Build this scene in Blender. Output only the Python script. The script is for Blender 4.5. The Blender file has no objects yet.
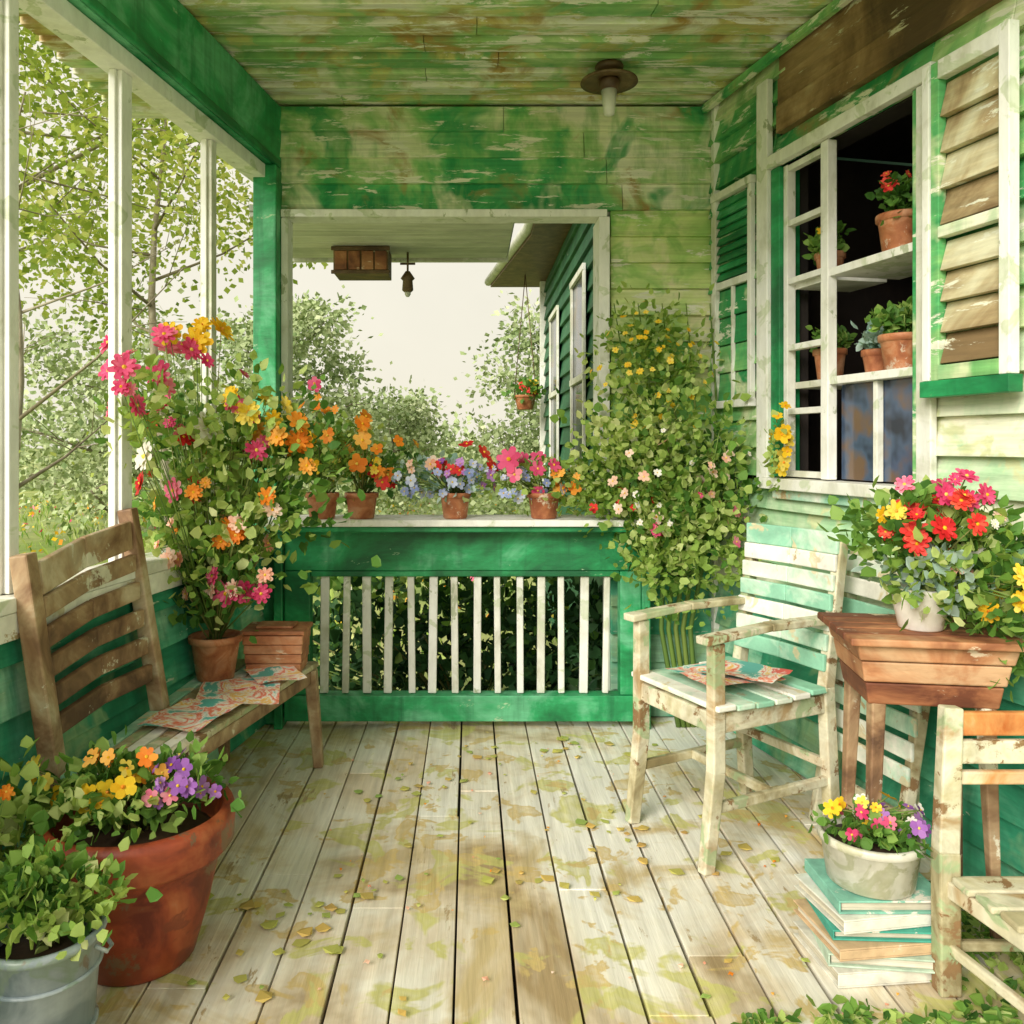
import bpy, math, random
import numpy as np
from mathutils import Vector
random.seed(7); rng=np.random.default_rng(7)
scene=bpy.context.scene
# ------------------------------------------------------------------ materials
MATS={}
def _base(name):
    m=bpy.data.materials.new(name); m.use_nodes=True
    nt=m.node_tree
    for n in list(nt.nodes): nt.nodes.remove(n)
    MATS[name]=m
    return m,nt,nt.nodes,nt.links
def _ramp(N,stops,interp='LINEAR'):
    r=N.new('ShaderNodeValToRGB'); e=r.color_ramp; e.interpolation=interp
    while len(e.elements)>1: e.elements.remove(e.elements[-1])
    e.elements[0].position=stops[0][0]; e.elements[0].color=(*stops[0][1],1)
    for p,c in stops[1:]:
        x=e.elements.new(p); x.color=(*c,1)
    return r
def _math(N,L,op,a,b):
    n=N.new('ShaderNodeMath'); n.operation=op
    for i,v in enumerate((a,b)):
        if isinstance(v,(int,float)): n.inputs[i].default_value=v
        else: L.new(v,n.inputs[i])
    return n.outputs[0]
def _noise(N,L,co,scale,detail=5,rough=.6,dist=0.):
    n=N.new('ShaderNodeTexNoise'); n.inputs['Scale'].default_value=scale
    n.inputs['Detail'].default_value=detail; n.inputs['Roughness'].default_value=rough
    n.inputs['Distortion'].default_value=dist
    L.new(co,n.inputs['Vector']); return n.outputs['Fac']
def _map(N,L,co,sc,loc=(0,0,0)):
    m=N.new('ShaderNodeMapping'); m.inputs['Scale'].default_value=sc; m.inputs['Location'].default_value=loc
    L.new(co,m.inputs['Vector']); return m.outputs[0]
def _mix(N,L,mode,f,a,b):
    m=N.new('ShaderNodeMix'); m.data_type='RGBA'; m.blend_type=mode
    for i,v in ((0,f),(6,a),(7,b)):
        if isinstance(v,(int,float)): m.inputs[i].default_value=v
        elif isinstance(v,tuple): m.inputs[i].default_value=(*v,1)
        else: L.new(v,m.inputs[i])
    return m.outputs[2]
def wood(name,cols,scale=2.5,grain=(2,2,30),peel=None,peel_pos=.6,rough=.65,bump=.35,rv=.28,stain=None,stain_pos=.6,gr=(.76,1.12),seed=0.,stain2=None,s2pos=.6,s2scale=5.,soft=.02,con=1.,stain3=None,s3pos=.6,s3scale=8.,drip=None):
    m,nt,N,L=_base(name)
    co=N.new('ShaderNodeTexCoord').outputs['Object']
    at=N.new('ShaderNodeAttribute'); at.attribute_name='rnd'
    co2=_map(N,L,co,(1,1,1),(seed*3.1,seed*1.7,seed*2.3))
    a=_noise(N,L,co2,scale,5,.62,.7)
    if con!=1.: a=_math(N,L,'ADD',_math(N,L,'MULTIPLY',_math(N,L,'SUBTRACT',a,.5),con),.5)
    v=_math(N,L,'ADD',a,_math(N,L,'MULTIPLY',_math(N,L,'SUBTRACT',at.outputs['Fac'],.5),rv))
    n=len(cols); r=_ramp(N,[(.28+.46*i/max(1,n-1),c) for i,c in enumerate(cols)])
    L.new(v,r.inputs[0]); col=r.outputs[0]
    if stain:
        s=_noise(N,L,_map(N,L,co,(1,1,1),(5+seed,2,9)),scale*1.4,5,.6,1.0)
        sr=_ramp(N,[(stain_pos-.05,(0,0,0)),(stain_pos+.06,(1,1,1))]); L.new(s,sr.inputs[0])
        col=_mix(N,L,'MIX',sr.outputs[0],col,stain)
    for st_,sp_,ss_,of_ in ((stain2,s2pos,s2scale,15),(stain3,s3pos,s3scale,31)):
        if st_:
            s=_noise(N,L,_map(N,L,co,(1,1,1),(of_+seed,8,3)),ss_,4,.55,.5)
            # watercolour-like tide mark: strongest at the rim, thinner inside
            sr=_ramp(N,[(sp_-soft,(0,0,0)),(sp_+soft,(.9,.9,.9)),(sp_+.10,(.5,.5,.5))]); L.new(s,sr.inputs[0])
            col=_mix(N,L,'MIX',sr.outputs[0],col,st_)
    if drip:
        s=_noise(N,L,_map(N,L,co,(9,9,.8),(2+seed,1,4)),1.6,5,.62,.2)
        sr=_ramp(N,[(.50,(0,0,0)),(.70,(.75,.75,.75))]); L.new(s,sr.inputs[0])
        col=_mix(N,L,'MIX',sr.outputs[0],col,drip)
    if peel:
        g2=tuple(x*.35+2 for x in grain)
        p=_noise(N,L,_map(N,L,co,g2,(1,7,3)),1.6,6,.7,.3)
        pr=_ramp(N,[(peel_pos,(0,0,0)),(peel_pos+.035,(1,1,1))]); L.new(p,pr.inputs[0])
        col=_mix(N,L,'MIX',pr.outputs[0],col,peel)
    g=_noise(N,L,_map(N,L,co,grain),1.5,4,.65,.2)
    mr=N.new('ShaderNodeMapRange'); mr.inputs[1].default_value=.3; mr.inputs[2].default_value=.7
    mr.inputs[3].default_value=gr[0]; mr.inputs[4].default_value=gr[1]; L.new(g,mr.inputs[0])
    cc=N.new('ShaderNodeCombineColor')
    for i in range(3): L.new(mr.outputs[0],cc.inputs[i])
    col=_mix(N,L,'MULTIPLY',1.,col,cc.outputs[0])
    b=N.new('ShaderNodeBsdfPrincipled'); L.new(col,b.inputs['Base Color']); b.inputs['Roughness'].default_value=rough
    bp=N.new('ShaderNodeBump'); bp.inputs['Strength'].default_value=bump; bp.inputs['Distance'].default_value=.006
    L.new(g,bp.inputs['Height']); L.new(bp.outputs[0],b.inputs['Normal'])
    o=N.new('ShaderNodeOutputMaterial'); L.new(b.outputs[0],o.inputs[0]); return m
def leafm(name,cols,trans=.35,rough=.55):
    m,nt,N,L=_base(name)
    at=N.new('ShaderNodeAttribute'); at.attribute_name='rnd'
    n=len(cols); r=_ramp(N,[(i/max(1,n-1),c) for i,c in enumerate(cols)]); L.new(at.outputs['Fac'],r.inputs[0])
    b=N.new('ShaderNodeBsdfPrincipled'); L.new(r.outputs[0],b.inputs['Base Color']); b.inputs['Roughness'].default_value=rough
    b.inputs['Specular IOR Level'].default_value=.25
    o=N.new('ShaderNodeOutputMaterial')
    if trans>0:
        t=N.new('ShaderNodeBsdfTranslucent'); L.new(_mix(N,L,'MULTIPLY',1.,r.outputs[0],(1.3,1.25,.8)),t.inputs[0])
        mx=N.new('ShaderNodeMixShader'); mx.inputs[0].default_value=trans
        L.new(b.outputs[0],mx.inputs[1]); L.new(t.outputs[0],mx.inputs[2]); L.new(mx.outputs[0],o.inputs[0])
    else: L.new(b.outputs[0],o.inputs[0])
    return m
def plain(name,col,rough=.6):
    m,nt,N,L=_base(name)
    b=N.new('ShaderNodeBsdfPrincipled'); b.inputs['Base Color'].default_value=(*col,1)
    b.inputs['Roughness'].default_value=rough
    o=N.new('ShaderNodeOutputMaterial'); L.new(b.outputs[0],o.inputs[0]); return m

wood('m_back',[(.015,.25,.08),(.07,.40,.13),(.24,.53,.18),(.54,.66,.34),(.80,.80,.62)],2.2,(1.5,20,34),peel=(.80,.79,.66),peel_pos=.57,stain=(.40,.24,.08),stain_pos=.635,rv=.36,bump=.5,stain2=(.74,.76,.52),s2pos=.57,s2scale=2.6,soft=.04,con=1.5,stain3=(.05,.34,.12),s3pos=.60,s3scale=4,drip=(.20,.44,.14))
wood('m_back_low',[(.20,.48,.12),(.40,.60,.18),(.60,.70,.28),(.76,.77,.46)],2.4,(1.5,20,34),peel=(.79,.79,.64),peel_pos=.58,seed=2,rv=.4,bump=.5,stain2=(.77,.74,.46),s2pos=.57,s2scale=4,soft=.04,con=1.4,stain3=(.30,.52,.14),s3pos=.60,s3scale=6)
wood('m_teal',[(.01,.20,.10),(.03,.30,.16),(.10,.42,.25),(.34,.58,.40)],2.6,(3,3,30),peel=(.60,.68,.52),peel_pos=.62,seed=3,rv=.4,stain2=(.30,.48,.24),s2pos=.58,s2scale=4,soft=.04,con=1.4,drip=(.03,.22,.12))
wood('m_right_up',[(.02,.26,.08),(.10,.42,.14),(.32,.56,.20),(.62,.70,.40)],2.0,(3,3,34),peel=(.76,.77,.62),peel_pos=.58,stain=(.36,.25,.10),stain_pos=.65,seed=4,rv=.4,stain2=(.66,.71,.44),s2pos=.58,s2scale=4,soft=.04,con=1.4,drip=(.14,.38,.12))
wood('m_right_low',[(.28,.52,.28),(.52,.68,.44),(.74,.77,.58),(.81,.78,.62)],2.2,(3,3,34),peel=(.46,.42,.22),peel_pos=.64,stain=(.34,.56,.32),stain_pos=.59,seed=5,rv=.42,con=1.4,stain3=(.60,.62,.34),s3pos=.59,s3scale=6,drip=(.46,.60,.36))
wood('m_ceiling',[(.18,.42,.15),(.42,.60,.26),(.68,.74,.46),(.82,.81,.68),(.58,.50,.20)],1.9,(2,30,20),peel=(.83,.82,.73),peel_pos=.54,stain=(.42,.28,.08),stain_pos=.585,seed=6,rv=.36,bump=.5,stain2=(.28,.52,.18),s2pos=.56,s2scale=3.2,soft=.04,con=1.4,stain3=(.58,.56,.20),s3pos=.58,s3scale=5.5)
wood('m_emerald',[(.004,.12,.04),(.009,.21,.065),(.02,.32,.11),(.12,.46,.24)],3.0,(6,4,22),peel=(.34,.54,.32),peel_pos=.645,seed=7,rough=.5,rv=.3,con=1.5,drip=(.006,.13,.045))
wood('m_floor',[(.40,.29,.15),(.68,.58,.42),(.80,.76,.64),(.83,.81,.72),(.83,.82,.76)],1.5,(26,1.6,10),peel=(.44,.33,.18),peel_pos=.635,stain=(.58,.46,.24),stain_pos=.585,rv=.13,gr=(.74,1.07),bump=.6,seed=8,stain2=(.58,.56,.18),s2pos=.575,s2scale=5.0,soft=.018,con=1.25,stain3=(.62,.46,.18),s3pos=.60,s3scale=8.5)
wood('m_white',[(.58,.58,.47),(.76,.76,.69),(.82,.82,.77),(.83,.83,.80)],4,(14,14,5),peel=(.42,.46,.32),peel_pos=.61,gr=(.84,1.05),seed=9,con=1.3,stain3=(.56,.62,.44),s3pos=.61,s3scale=9)
wood('m_brownboard',[(.09,.05,.022),(.21,.12,.05),(.35,.22,.11),(.50,.40,.24)],2.5,(3,3,34),peel=(.56,.52,.38),peel_pos=.62,seed=10,rv=.45,con=1.3)
wood('m_louver',[(.20,.13,.06),(.36,.27,.14),(.52,.46,.28),(.62,.60,.42)],4,(3,3,34),peel=(.70,.70,.55),peel_pos=.60,seed=11,rv=.45,con=1.3)
wood('m_chairwood',[(.11,.055,.028),(.24,.13,.065),(.40,.27,.15),(.56,.46,.31)],5,(10,10,8),peel=(.66,.62,.48),peel_pos=.60,seed=12,con=1.3)
wood('m_palewood',[(.26,.21,.10),(.48,.43,.26),(.66,.63,.47),(.40,.28,.14)],5,(10,10,8),peel=(.24,.14,.06),peel_pos=.57,seed=13,stain2=(.32,.42,.22),s2pos=.58,s2scale=9,con=1.3)
wood('m_mint',[(.26,.54,.38),(.54,.72,.56),(.79,.80,.70),(.81,.79,.71)],6,(8,8,8),peel=(.46,.34,.18),peel_pos=.61,rv=.6,seed=14,stain3=(.66,.56,.34),s3pos=.62,s3scale=10)
wood('m_tabletop',[(.15,.045,.02),(.30,.11,.045),(.46,.21,.095),(.58,.36,.20)],5,(4,4,22),peel=(.68,.54,.38),peel_pos=.62,seed=15,rv=.4,con=1.3)
wood('m_orange',[(.46,.12,.02),(.60,.26,.08),(.70,.48,.27),(.75,.68,.52)],6,(8,8,8),seed=16)
wood('m_terra',[(.16,.02,.01),(.38,.065,.022),(.52,.14,.05),(.56,.28,.16)],5,(5,5,2),peel=(.20,.11,.06),peel_pos=.58,rough=.5,bump=.15,gr=(.7,1.12),seed=17,stain2=(.24,.05,.02),s2pos=.58,s2scale=7,con=1.3,drip=(.26,.05,.02))
wood('m_terra_s',[(.28,.08,.03),(.44,.16,.065),(.56,.29,.16)],14,(9,9,9),peel=(.60,.47,.35),peel_pos=.60,bump=.15,seed=18,con=1.4)
wood('m_bucket',[(.16,.21,.23),(.28,.33,.36),(.38,.44,.46),(.52,.56,.56)],6,(8,8,2),peel=(.20,.16,.12),peel_pos=.60,rough=.35,bump=.1,seed=19,stain2=(.22,.29,.23),s2pos=.57,s2scale=9,con=1.3)
wood('m_ceramic',[(.52,.50,.40),(.70,.68,.59),(.80,.78,.73)],9,(5,5,5),peel=(.40,.38,.24),peel_pos=.60,rough=.4,bump=.1,seed=20,stain2=(.46,.46,.30),s2pos=.58,s2scale=14)
wood('m_crate',[(.26,.08,.03),(.44,.17,.07),(.58,.31,.17)],9,(6,6,30),peel=(.64,.48,.34),peel_pos=.60,seed=21,con=1.4)
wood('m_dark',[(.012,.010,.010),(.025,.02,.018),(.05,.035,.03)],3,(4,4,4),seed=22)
wood('m_rust',[(.07,.035,.015),(.14,.08,.035),(.25,.17,.09)],12,(6,6,6),rough=.5,seed=23)
wood('m_bark',[(.14,.11,.07),(.28,.24,.16),(.44,.40,.30)],6,(8,8,2),bump=.8,seed=24)
wood('m_soil',[(.03,.018,.01),(.07,.04,.02)],30,(20,20,20),seed=25)
wood('m_soffit',[(.46,.48,.42),(.64,.64,.58),(.76,.76,.70)],2.5,(2,20,3),seed=26)
wood('m_grass',[(.12,.20,.035),(.22,.31,.06),(.36,.41,.12),(.50,.50,.20)],.35,(3,3,3),bump=1.,rv=0,seed=27)
wood('m_darkgreen',[(.01,.08,.035),(.025,.14,.06),(.06,.21,.10)],2.5,(3,3,30),peel=(.35,.42,.3),peel_pos=.66,seed=28)
for i,c in enumerate([(.74,.72,.62),(.50,.64,.50),(.60,.42,.24),(.05,.34,.25),(.74,.74,.64),(.22,.52,.40)]):
    wood('m_book%d'%i,[tuple(x*.75 for x in c),c,tuple(min(.8,x*1.15+.03) for x in c)],18,(6,6,6),peel=(.76,.72,.62),peel_pos=.57,bump=.1,seed=30+i)
wood('m_pages',[(.55,.50,.36),(.74,.70,.58)],8,(2,2,160),gr=(.6,1.08),seed=40)
wood('m_paper',[(.10,.40,.36),(.80,.78,.70),(.72,.12,.04),(.80,.78,.70),(.80,.42,.05),(.80,.78,.72),(.66,.10,.08)],7,(9,9,9),rv=.1,seed=43,gr=(.95,1.05),bump=.1,con=2.)
leafm('l_mid',[(.035,.10,.018),(.085,.21,.035),(.17,.33,.06),(.34,.47,.12)])
leafm('l_light',[(.11,.23,.04),(.24,.38,.07),(.40,.52,.14),(.62,.66,.32)])
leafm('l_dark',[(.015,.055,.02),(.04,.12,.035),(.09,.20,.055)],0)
leafm('l_tree',[(.14,.22,.03),(.26,.36,.06),(.42,.50,.12),(.58,.60,.22)],.45)
leafm('l_far',[(.20,.29,.12),(.32,.41,.18),(.43,.51,.27),(.55,.60,.37)],0)  # distant foliage: atmospheric haze painted in as paler leaf colours
leafm('l_fall',[(.56,.50,.12),(.38,.46,.11),(.64,.42,.12),(.28,.42,.10),(.52,.32,.10)],.1)
leafm('l_blue',[(.12,.26,.18),(.30,.45,.40),(.50,.62,.58)])
leafm('f_pink',[(.55,.03,.12),(.74,.10,.24),(.82,.32,.40)],.25)
leafm('f_red',[(.48,.012,.015),(.68,.03,.03),(.75,.11,.06)],.2)
leafm('f_yellow',[(.76,.42,.01),(.83,.58,.03),(.85,.68,.14)],.25)
leafm('f_orange',[(.72,.18,.01),(.81,.31,.03),(.83,.45,.09)],.25)
leafm('f_peach',[(.78,.34,.24),(.82,.52,.40),(.84,.68,.58)],.25)
leafm('f_purple',[(.18,.05,.30),(.34,.13,.47),(.50,.26,.60)],.25)
leafm('f_blue',[(.22,.28,.57),(.40,.46,.72),(.62,.66,.79)],.25)
leafm('f_white',[(.72,.68,.62),(.82,.80,.76)],.25)
leafm('stem',[(.08,.15,.035),(.16,.25,.05),(.22,.19,.07)],.0)
plain('m_bulb',(.66,.66,.60),.35)
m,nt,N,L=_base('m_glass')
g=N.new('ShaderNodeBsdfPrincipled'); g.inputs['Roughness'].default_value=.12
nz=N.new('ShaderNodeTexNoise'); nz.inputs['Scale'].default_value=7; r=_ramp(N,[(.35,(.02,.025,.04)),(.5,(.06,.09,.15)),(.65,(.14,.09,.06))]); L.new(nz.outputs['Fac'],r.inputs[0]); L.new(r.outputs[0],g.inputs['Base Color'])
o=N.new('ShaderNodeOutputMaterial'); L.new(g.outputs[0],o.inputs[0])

# ------------------------------------------------------------------ mesh builder
class MB:
    def __init__(s): s.V=[];s.F=[];s.M=[];s.R=[];s.S=[];s.mats=[];s.n=0
    def mi(s,m):
        if m not in s.mats: s.mats.append(m)
        return s.mats.index(m)
    def add(s,vs,fs,mat,rnd=None,smooth=False):
        k=s.mi(mat); b=s.n; s.V.extend([tuple(v) for v in vs]); s.n+=len(vs)
        r=random.random() if rnd is None else rnd
        for f in fs: s.F.append(tuple(i+b for i in f)); s.M.append(k); s.R.append(r); s.S.append(smooth)
    BF=[(0,3,2,1),(4,5,6,7),(0,1,5,4),(1,2,6,5),(2,3,7,6),(3,0,4,7)]
    def beam(s,p0,p1,w,h,mat,up=(0,0,1),taper=1.,rnd=None):
        p0=Vector(p0);p1=Vector(p1);d=(p1-p0).normalized();u=Vector(up)
        if abs(d.dot(u))>.95: u=Vector((0,1,0))
        a=d.cross(u).normalized(); u=a.cross(d).normalized()
        vs=[]
        for p,t in ((p0,1.),(p1,taper)):
            for x,y in ((-1,-1),(1,-1),(1,1),(-1,1)): vs.append(p+a*(x*w*t/2)+u*(y*h*t/2))
        s.add(vs,s.BF,mat,rnd)
    def box(s,x0,x1,y0,y1,z0,z1,mat,rnd=None):
        s.add([(x0,y0,z0),(x1,y0,z0),(x1,y1,z0),(x0,y1,z0),(x0,y0,z1),(x1,y0,z1),(x1,y1,z1),(x0,y1,z1)],s.BF,mat,rnd)
    def hull(s,fn,u0,u1,z0,z1,o0,o1,mat,rnd=None,otop=None):
        ot=o1 if otop is None else otop
        s.add([fn(u0,z0,o0),fn(u1,z0,o0),fn(u1,z0,o1),fn(u0,z0,o1),fn(u0,z1,o0),fn(u1,z1,o0),fn(u1,z1,ot),fn(u0,z1,ot)],s.BF,mat,rnd)
    def tube(s,pts,rad,mat,n=6,rnd=None):
        pts=[Vector(p) for p in pts]; vs=[];fs=[]
        for i,p in enumerate(pts):
            d=(pts[min(i+1,len(pts)-1)]-pts[max(i-1,0)]).normalized()
            a=d.cross(Vector((.3,.95,.1))); 
            if a.length<.1: a=d.cross(Vector((1,0,0)))
            a.normalize(); b=d.cross(a)
            for k in range(n):
                t=2*math.pi*k/n; vs.append(p+(a*math.cos(t)+b*math.sin(t))*rad[i])
        for i in range(len(pts)-1):
            for k in range(n):
                k2=(k+1)%n; fs.append((i*n+k,i*n+k2,(i+1)*n+k2,(i+1)*n+k))
        fs.append(tuple(range(n))[::-1]); fs.append(tuple((len(pts)-1)*n+k for k in range(n)))
        s.add(vs,fs,mat,rnd,True)
    def lathe(s,c,prof,mat,n=40,rnd=None):
        vs=[];fs=[]
        for r,z in prof:
            for k in range(n):
                t=2*math.pi*k/n
                vs.append((c[0]+r*math.cos(t),c[1]+r*math.sin(t),c[2]+z))
        for i in range(len(prof)-1):
            for k in range(n):
                k2=(k+1)%n; fs.append((i*n+k,i*n+k2,(i+1)*n+k2,(i+1)*n+k))
        fs.append(tuple(range(n))[::-1]); fs.append(tuple((len(prof)-1)*n+k for k in range(n)))
        s.add(vs,fs,mat,rnd,True)
    def leaves(s,C,D,size,mat,hexa=True,wr=.42,rb=None):
        C=np.asarray(C);n=len(C)
        D=D/(np.linalg.norm(D,axis=1,keepdims=True)+1e-9)
        Rr=rng.normal(size=(n,3)); S=np.cross(D,Rr); S/=np.linalg.norm(S,axis=1,keepdims=True)+1e-9
        Nn=np.cross(S,D)
        l=(size*rng.uniform(.55,1.25,n))[:,None]; w=l*wr*rng.uniform(.7,1.2,(n,1))
        if hexa: P=[C,C+D*l*.3+S*w,C+D*l*.72+S*w*.72-Nn*l*.05,C+D*l-Nn*l*.18,C+D*l*.72-S*w*.72-Nn*l*.05,C+D*l*.3-S*w]
        else: P=[C,C+D*l*.5+S*w,C+D*l-Nn*l*.1,C+D*l*.5-S*w]
        k=len(P); A=np.stack(P,1).reshape(-1,3); b=s.n; mi=s.mi(mat)
        s.V.extend(map(tuple,A.tolist())); s.n+=n*k
        r=rng.uniform(0,1,n) if rb is None else np.clip(rb+rng.uniform(-.25,.25,n),0,1)
        for i in range(n): s.F.append(tuple(range(b+i*k,b+i*k+k)))
        s.M.extend([mi]*n); s.R.extend(r.tolist()); s.S.extend([False]*n)
    def flower(s,p,nrm,r,mat,centre='f_yellow',petals=7,layers=2):
        p=Vector(p);nv=Vector(nrm).normalized(); a=nv.cross(Vector((.2,.1,1))); 
        if a.length<.1:a=nv.cross(Vector((1,0,0)))
        a.normalize(); b=nv.cross(a); rr=random.uniform(.1,.9)
        for ly in range(layers):
            R=r*(1-.28*ly); off=random.random()*3; lift=.15+.35*ly
            for k in range(petals):
                t=off+2*math.pi*(k+random.uniform(-.15,.15))/petals; d=a*math.cos(t)+b*math.sin(t); q=nv.cross(d)
                R2=R*random.uniform(.82,1.1); w=R2*2.6/petals
                vs=[p+nv*.002*ly,p+d*R2*.45+q*w*.8+nv*R2*lift*.5,p+d*R2*.9+q*w*.6+nv*R2*lift*.9,p+d*R2+nv*R2*lift*.8,p+d*R2*.9-q*w*.6+nv*R2*lift*.9,p+d*R2*.45-q*w*.8+nv*R2*lift*.5]
                s.add(vs,[(0,1,2,3,4,5)],mat,min(1,max(0,rr+random.uniform(-.3,.3))))
        vs=[p+nv*r*.28]+[p+nv*r*.12+(a*math.cos(t)+b*math.sin(t))*r*.16 for t in [i*math.pi/3 for i in range(6)]]
        s.add(vs,[(0,i+1,(i+1)%6+1) for i in range(6)],centre)
    def obj(s,name,bevel=0,parent=None):
        me=bpy.data.meshes.new(name); me.from_pydata(s.V,[],s.F)
        for m in s.mats: me.materials.append(MATS[m])
        me.polygons.foreach_set('material_index',s.M); me.polygons.foreach_set('use_smooth',s.S)
        at=me.attributes.new('rnd','FLOAT','FACE'); at.data.foreach_set('value',s.R); me.update()
        o=bpy.data.objects.new(name,me); scene.collection.objects.link(o)
        if bevel:
            b=o.modifiers.new('bev','BEVEL'); b.width=bevel; b.segments=2; b.limit_method='ANGLE'; b.angle_limit=math.radians(50)
        if parent: o.parent=parent
        return o
def empty(name):
    e=bpy.data.objects.new(name,None); scene.collection.objects.link(e); return e

def blob_leaves(mb,blobs,size,mat,base=None,clump=28,spread=.3,hexa=True,stem=True,sr=.0025,down=0.):
    for (cx,cy,cz,rx,ry,rz,n) in blobs:
        k=max(3,n//clump)
        d=rng.normal(size=(k,3)); d/=np.linalg.norm(d,axis=1,keepdims=True)
        cc=np.array([cx,cy,cz])+d*np.array([rx,ry,rz])*(rng.uniform(.25,1.,(k,1))**.6)
        for c in cc:
            m=max(4,int(clump*rng.uniform(.5,1.5)))
            off=rng.normal(size=(m,3))*np.array([rx,ry,rz])*spread
            D=off/np.array([rx,ry,rz])+rng.normal(size=(m,3))*.35+np.array([0,-.1,.25-down])+ (c-np.array([cx,cy,cz]))*1.
            mb.leaves(c+off,D,size,mat,hexa,rb=rng.uniform(.15,.85))
            if stem and base is not None and random.random()<.6:
                b=Vector(base); e=Vector(c.tolist()); mid=b.lerp(e,.55)+Vector((random.uniform(-.03,.03),random.uniform(-.03,.03),.04))
                mb.tube([b+Vector((random.uniform(-.02,.02),random.uniform(-.02,.02),0)),mid,e],[sr*1.5,sr*1.2,sr*.6],'stem',4)
def blob_flowers(mb,specs,base=None,front=.6,petals=7,layers=2,centre='f_yellow'):
    for (cx,cy,cz,rx,ry,rz,cnt,mat,r) in specs:
        for i in range(cnt):
            d=Vector(rng.normal(size=3).tolist()); d.normalize()
            if random.random()<front: d.y=-abs(d.y)
            q=random.uniform(.6,1.12); p=Vector((cx+d.x*rx*q,cy+d.y*ry*q,cz+d.z*rz*q))
            n=Vector((d.x*.7+random.uniform(-.4,.4),d.y-.45+random.uniform(-.3,.3),.35+d.z*.4))
            mb.flower(p,n,r*random.uniform(.6,1.25),mat,centre if mat!='f_yellow' else 'f_orange',petals+random.choice((-1,0,1)),layers)
            if base is not None:
                b=Vector(base); mid=b.lerp(p,.6)+Vector((random.uniform(-.02,.02),0,.02))
                mb.tube([b,mid,p],[.003,.002,.0015],'stem',4)
def pot(mb,c,r,h,mat,rim=.02,taper=.72):
    mb.lathe(c,[(r*taper*.92,0),(r*taper,.006),(r*.93,h-rim*1.3),(r*.95,h-rim*1.2),(r*1.04,h-rim*1.1),(r*1.05,h-.004),(r*1.02,h),(r*.93,h),(r*.90,h-.01),(r*.86,h*.8)],mat)
    mb.lathe((c[0],c[1],c[2]+h*.80),[(r*.87,0),(r*.86,.004),(r*.4,.012)],'m_soil',20)

def Rw(y,z,o): return (1.868-.23*y-.9746*o, y-.2242*o, z)
def Lw(y,z,o): return (-1.426+.16*y+.9875*o, y-.158*o, z)
def Bw(x,z,o): return (x,3.6-o,z)
CE=2.606; Y0=.3; YC=1.35
def claps(mb,fn,u0,u1,z0,z1,h,mat,joint=1.3):
    z=z0
    while z<z1-.01:
        hh=min(h,z1-z); u=u0
        while u<u1-.01:
            L_=joint*random.uniform(.6,1.4); ue=u+L_ if (u1-u-L_)>.25 else u1
            j=random.uniform(-.003,.004); d1=random.uniform(0,.004)
            mb.hull(fn,u+.001,ue-.001,z+.001+d1,z+hh+.004,-.012,.027+j,mat,otop=.003)
            u=ue
        z+=hh
# ---- floor
mb=MB(); x=-1.75; bw=.132
while x<2.2:
    y=-1.2; 
    while y<3.72:
        L_=random.uniform(1.2,3.2); ye=min(3.72,y+L_)
        if 3.72-ye<.5: ye=3.72
        dz=random.uniform(-.003,.001); w1=random.uniform(.002,.007)
        vs=[(x+.003,y+.0004,-.03),(x+bw-w1,y+.0004,-.03),(x+bw-w1*.6,ye-.0004,-.03),(x+.003,ye-.0004,-.03)]
        vs+=[(v[0],v[1],dz) for v in vs]; mb.add(vs,MB.BF,'m_floor'); y=ye
    x+=bw
mb.box(-1.75,2.2,-1.2,3.72,-.16,-.05,'m_dark')
mb.obj('porch_floor',.002)
# ---- ceiling
mb=MB(); y=YC
while y<3.68:
    xs=[-1.55,random.uniform(-.6,.8),1.9]
    for a,b in zip(xs[:-1],xs[1:]):
        dz=random.uniform(0,.006)
        vs=[(a+.001,y+.004,CE+dz),(b-.001,y+.004,CE+dz+random.uniform(0,.003)),(b-.001,y+.121,CE+dz+.018),(a+.001,y+.121,CE+dz+.018)]
        vs+= [(v[0],v[1],CE+.045) for v in vs]
        mb.add(vs,MB.BF,'m_ceiling')
    y+=.128
mb.box(-1.35,2.0,YC-.05,3.85,CE+.05,CE+.12,'m_rust')
mb.obj('porch_ceiling',.002)
# ---- back wall
mb=MB()
claps(mb,Bw,-.85,1.06,2.16,CE,.112,'m_back')
claps(mb,Bw,.60,1.06,.70,2.16,.1123,'m_back_low')
claps(mb,Bw,.60,1.06,0,.70,.117,'m_teal')
mb.box(-.9,1.2,3.615,3.70,2.15,CE,'m_soffit'); mb.box(.585,1.2,3.615,3.70,0,2.148,'m_soffit')
mb.box(-.80,.58,3.548,3.66,2.125,2.157,'m_white'); mb.box(.545,.590,3.545,3.72,.86,2.124,'m_white'); mb.box(-.80,-.772,3.556,3.66,.86,2.124,'m_white')
mb.box(1.025,1.05,3.53,3.572,0,CE-.01,'m_white')
mb.obj('clapboard_wall',.002)
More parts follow.
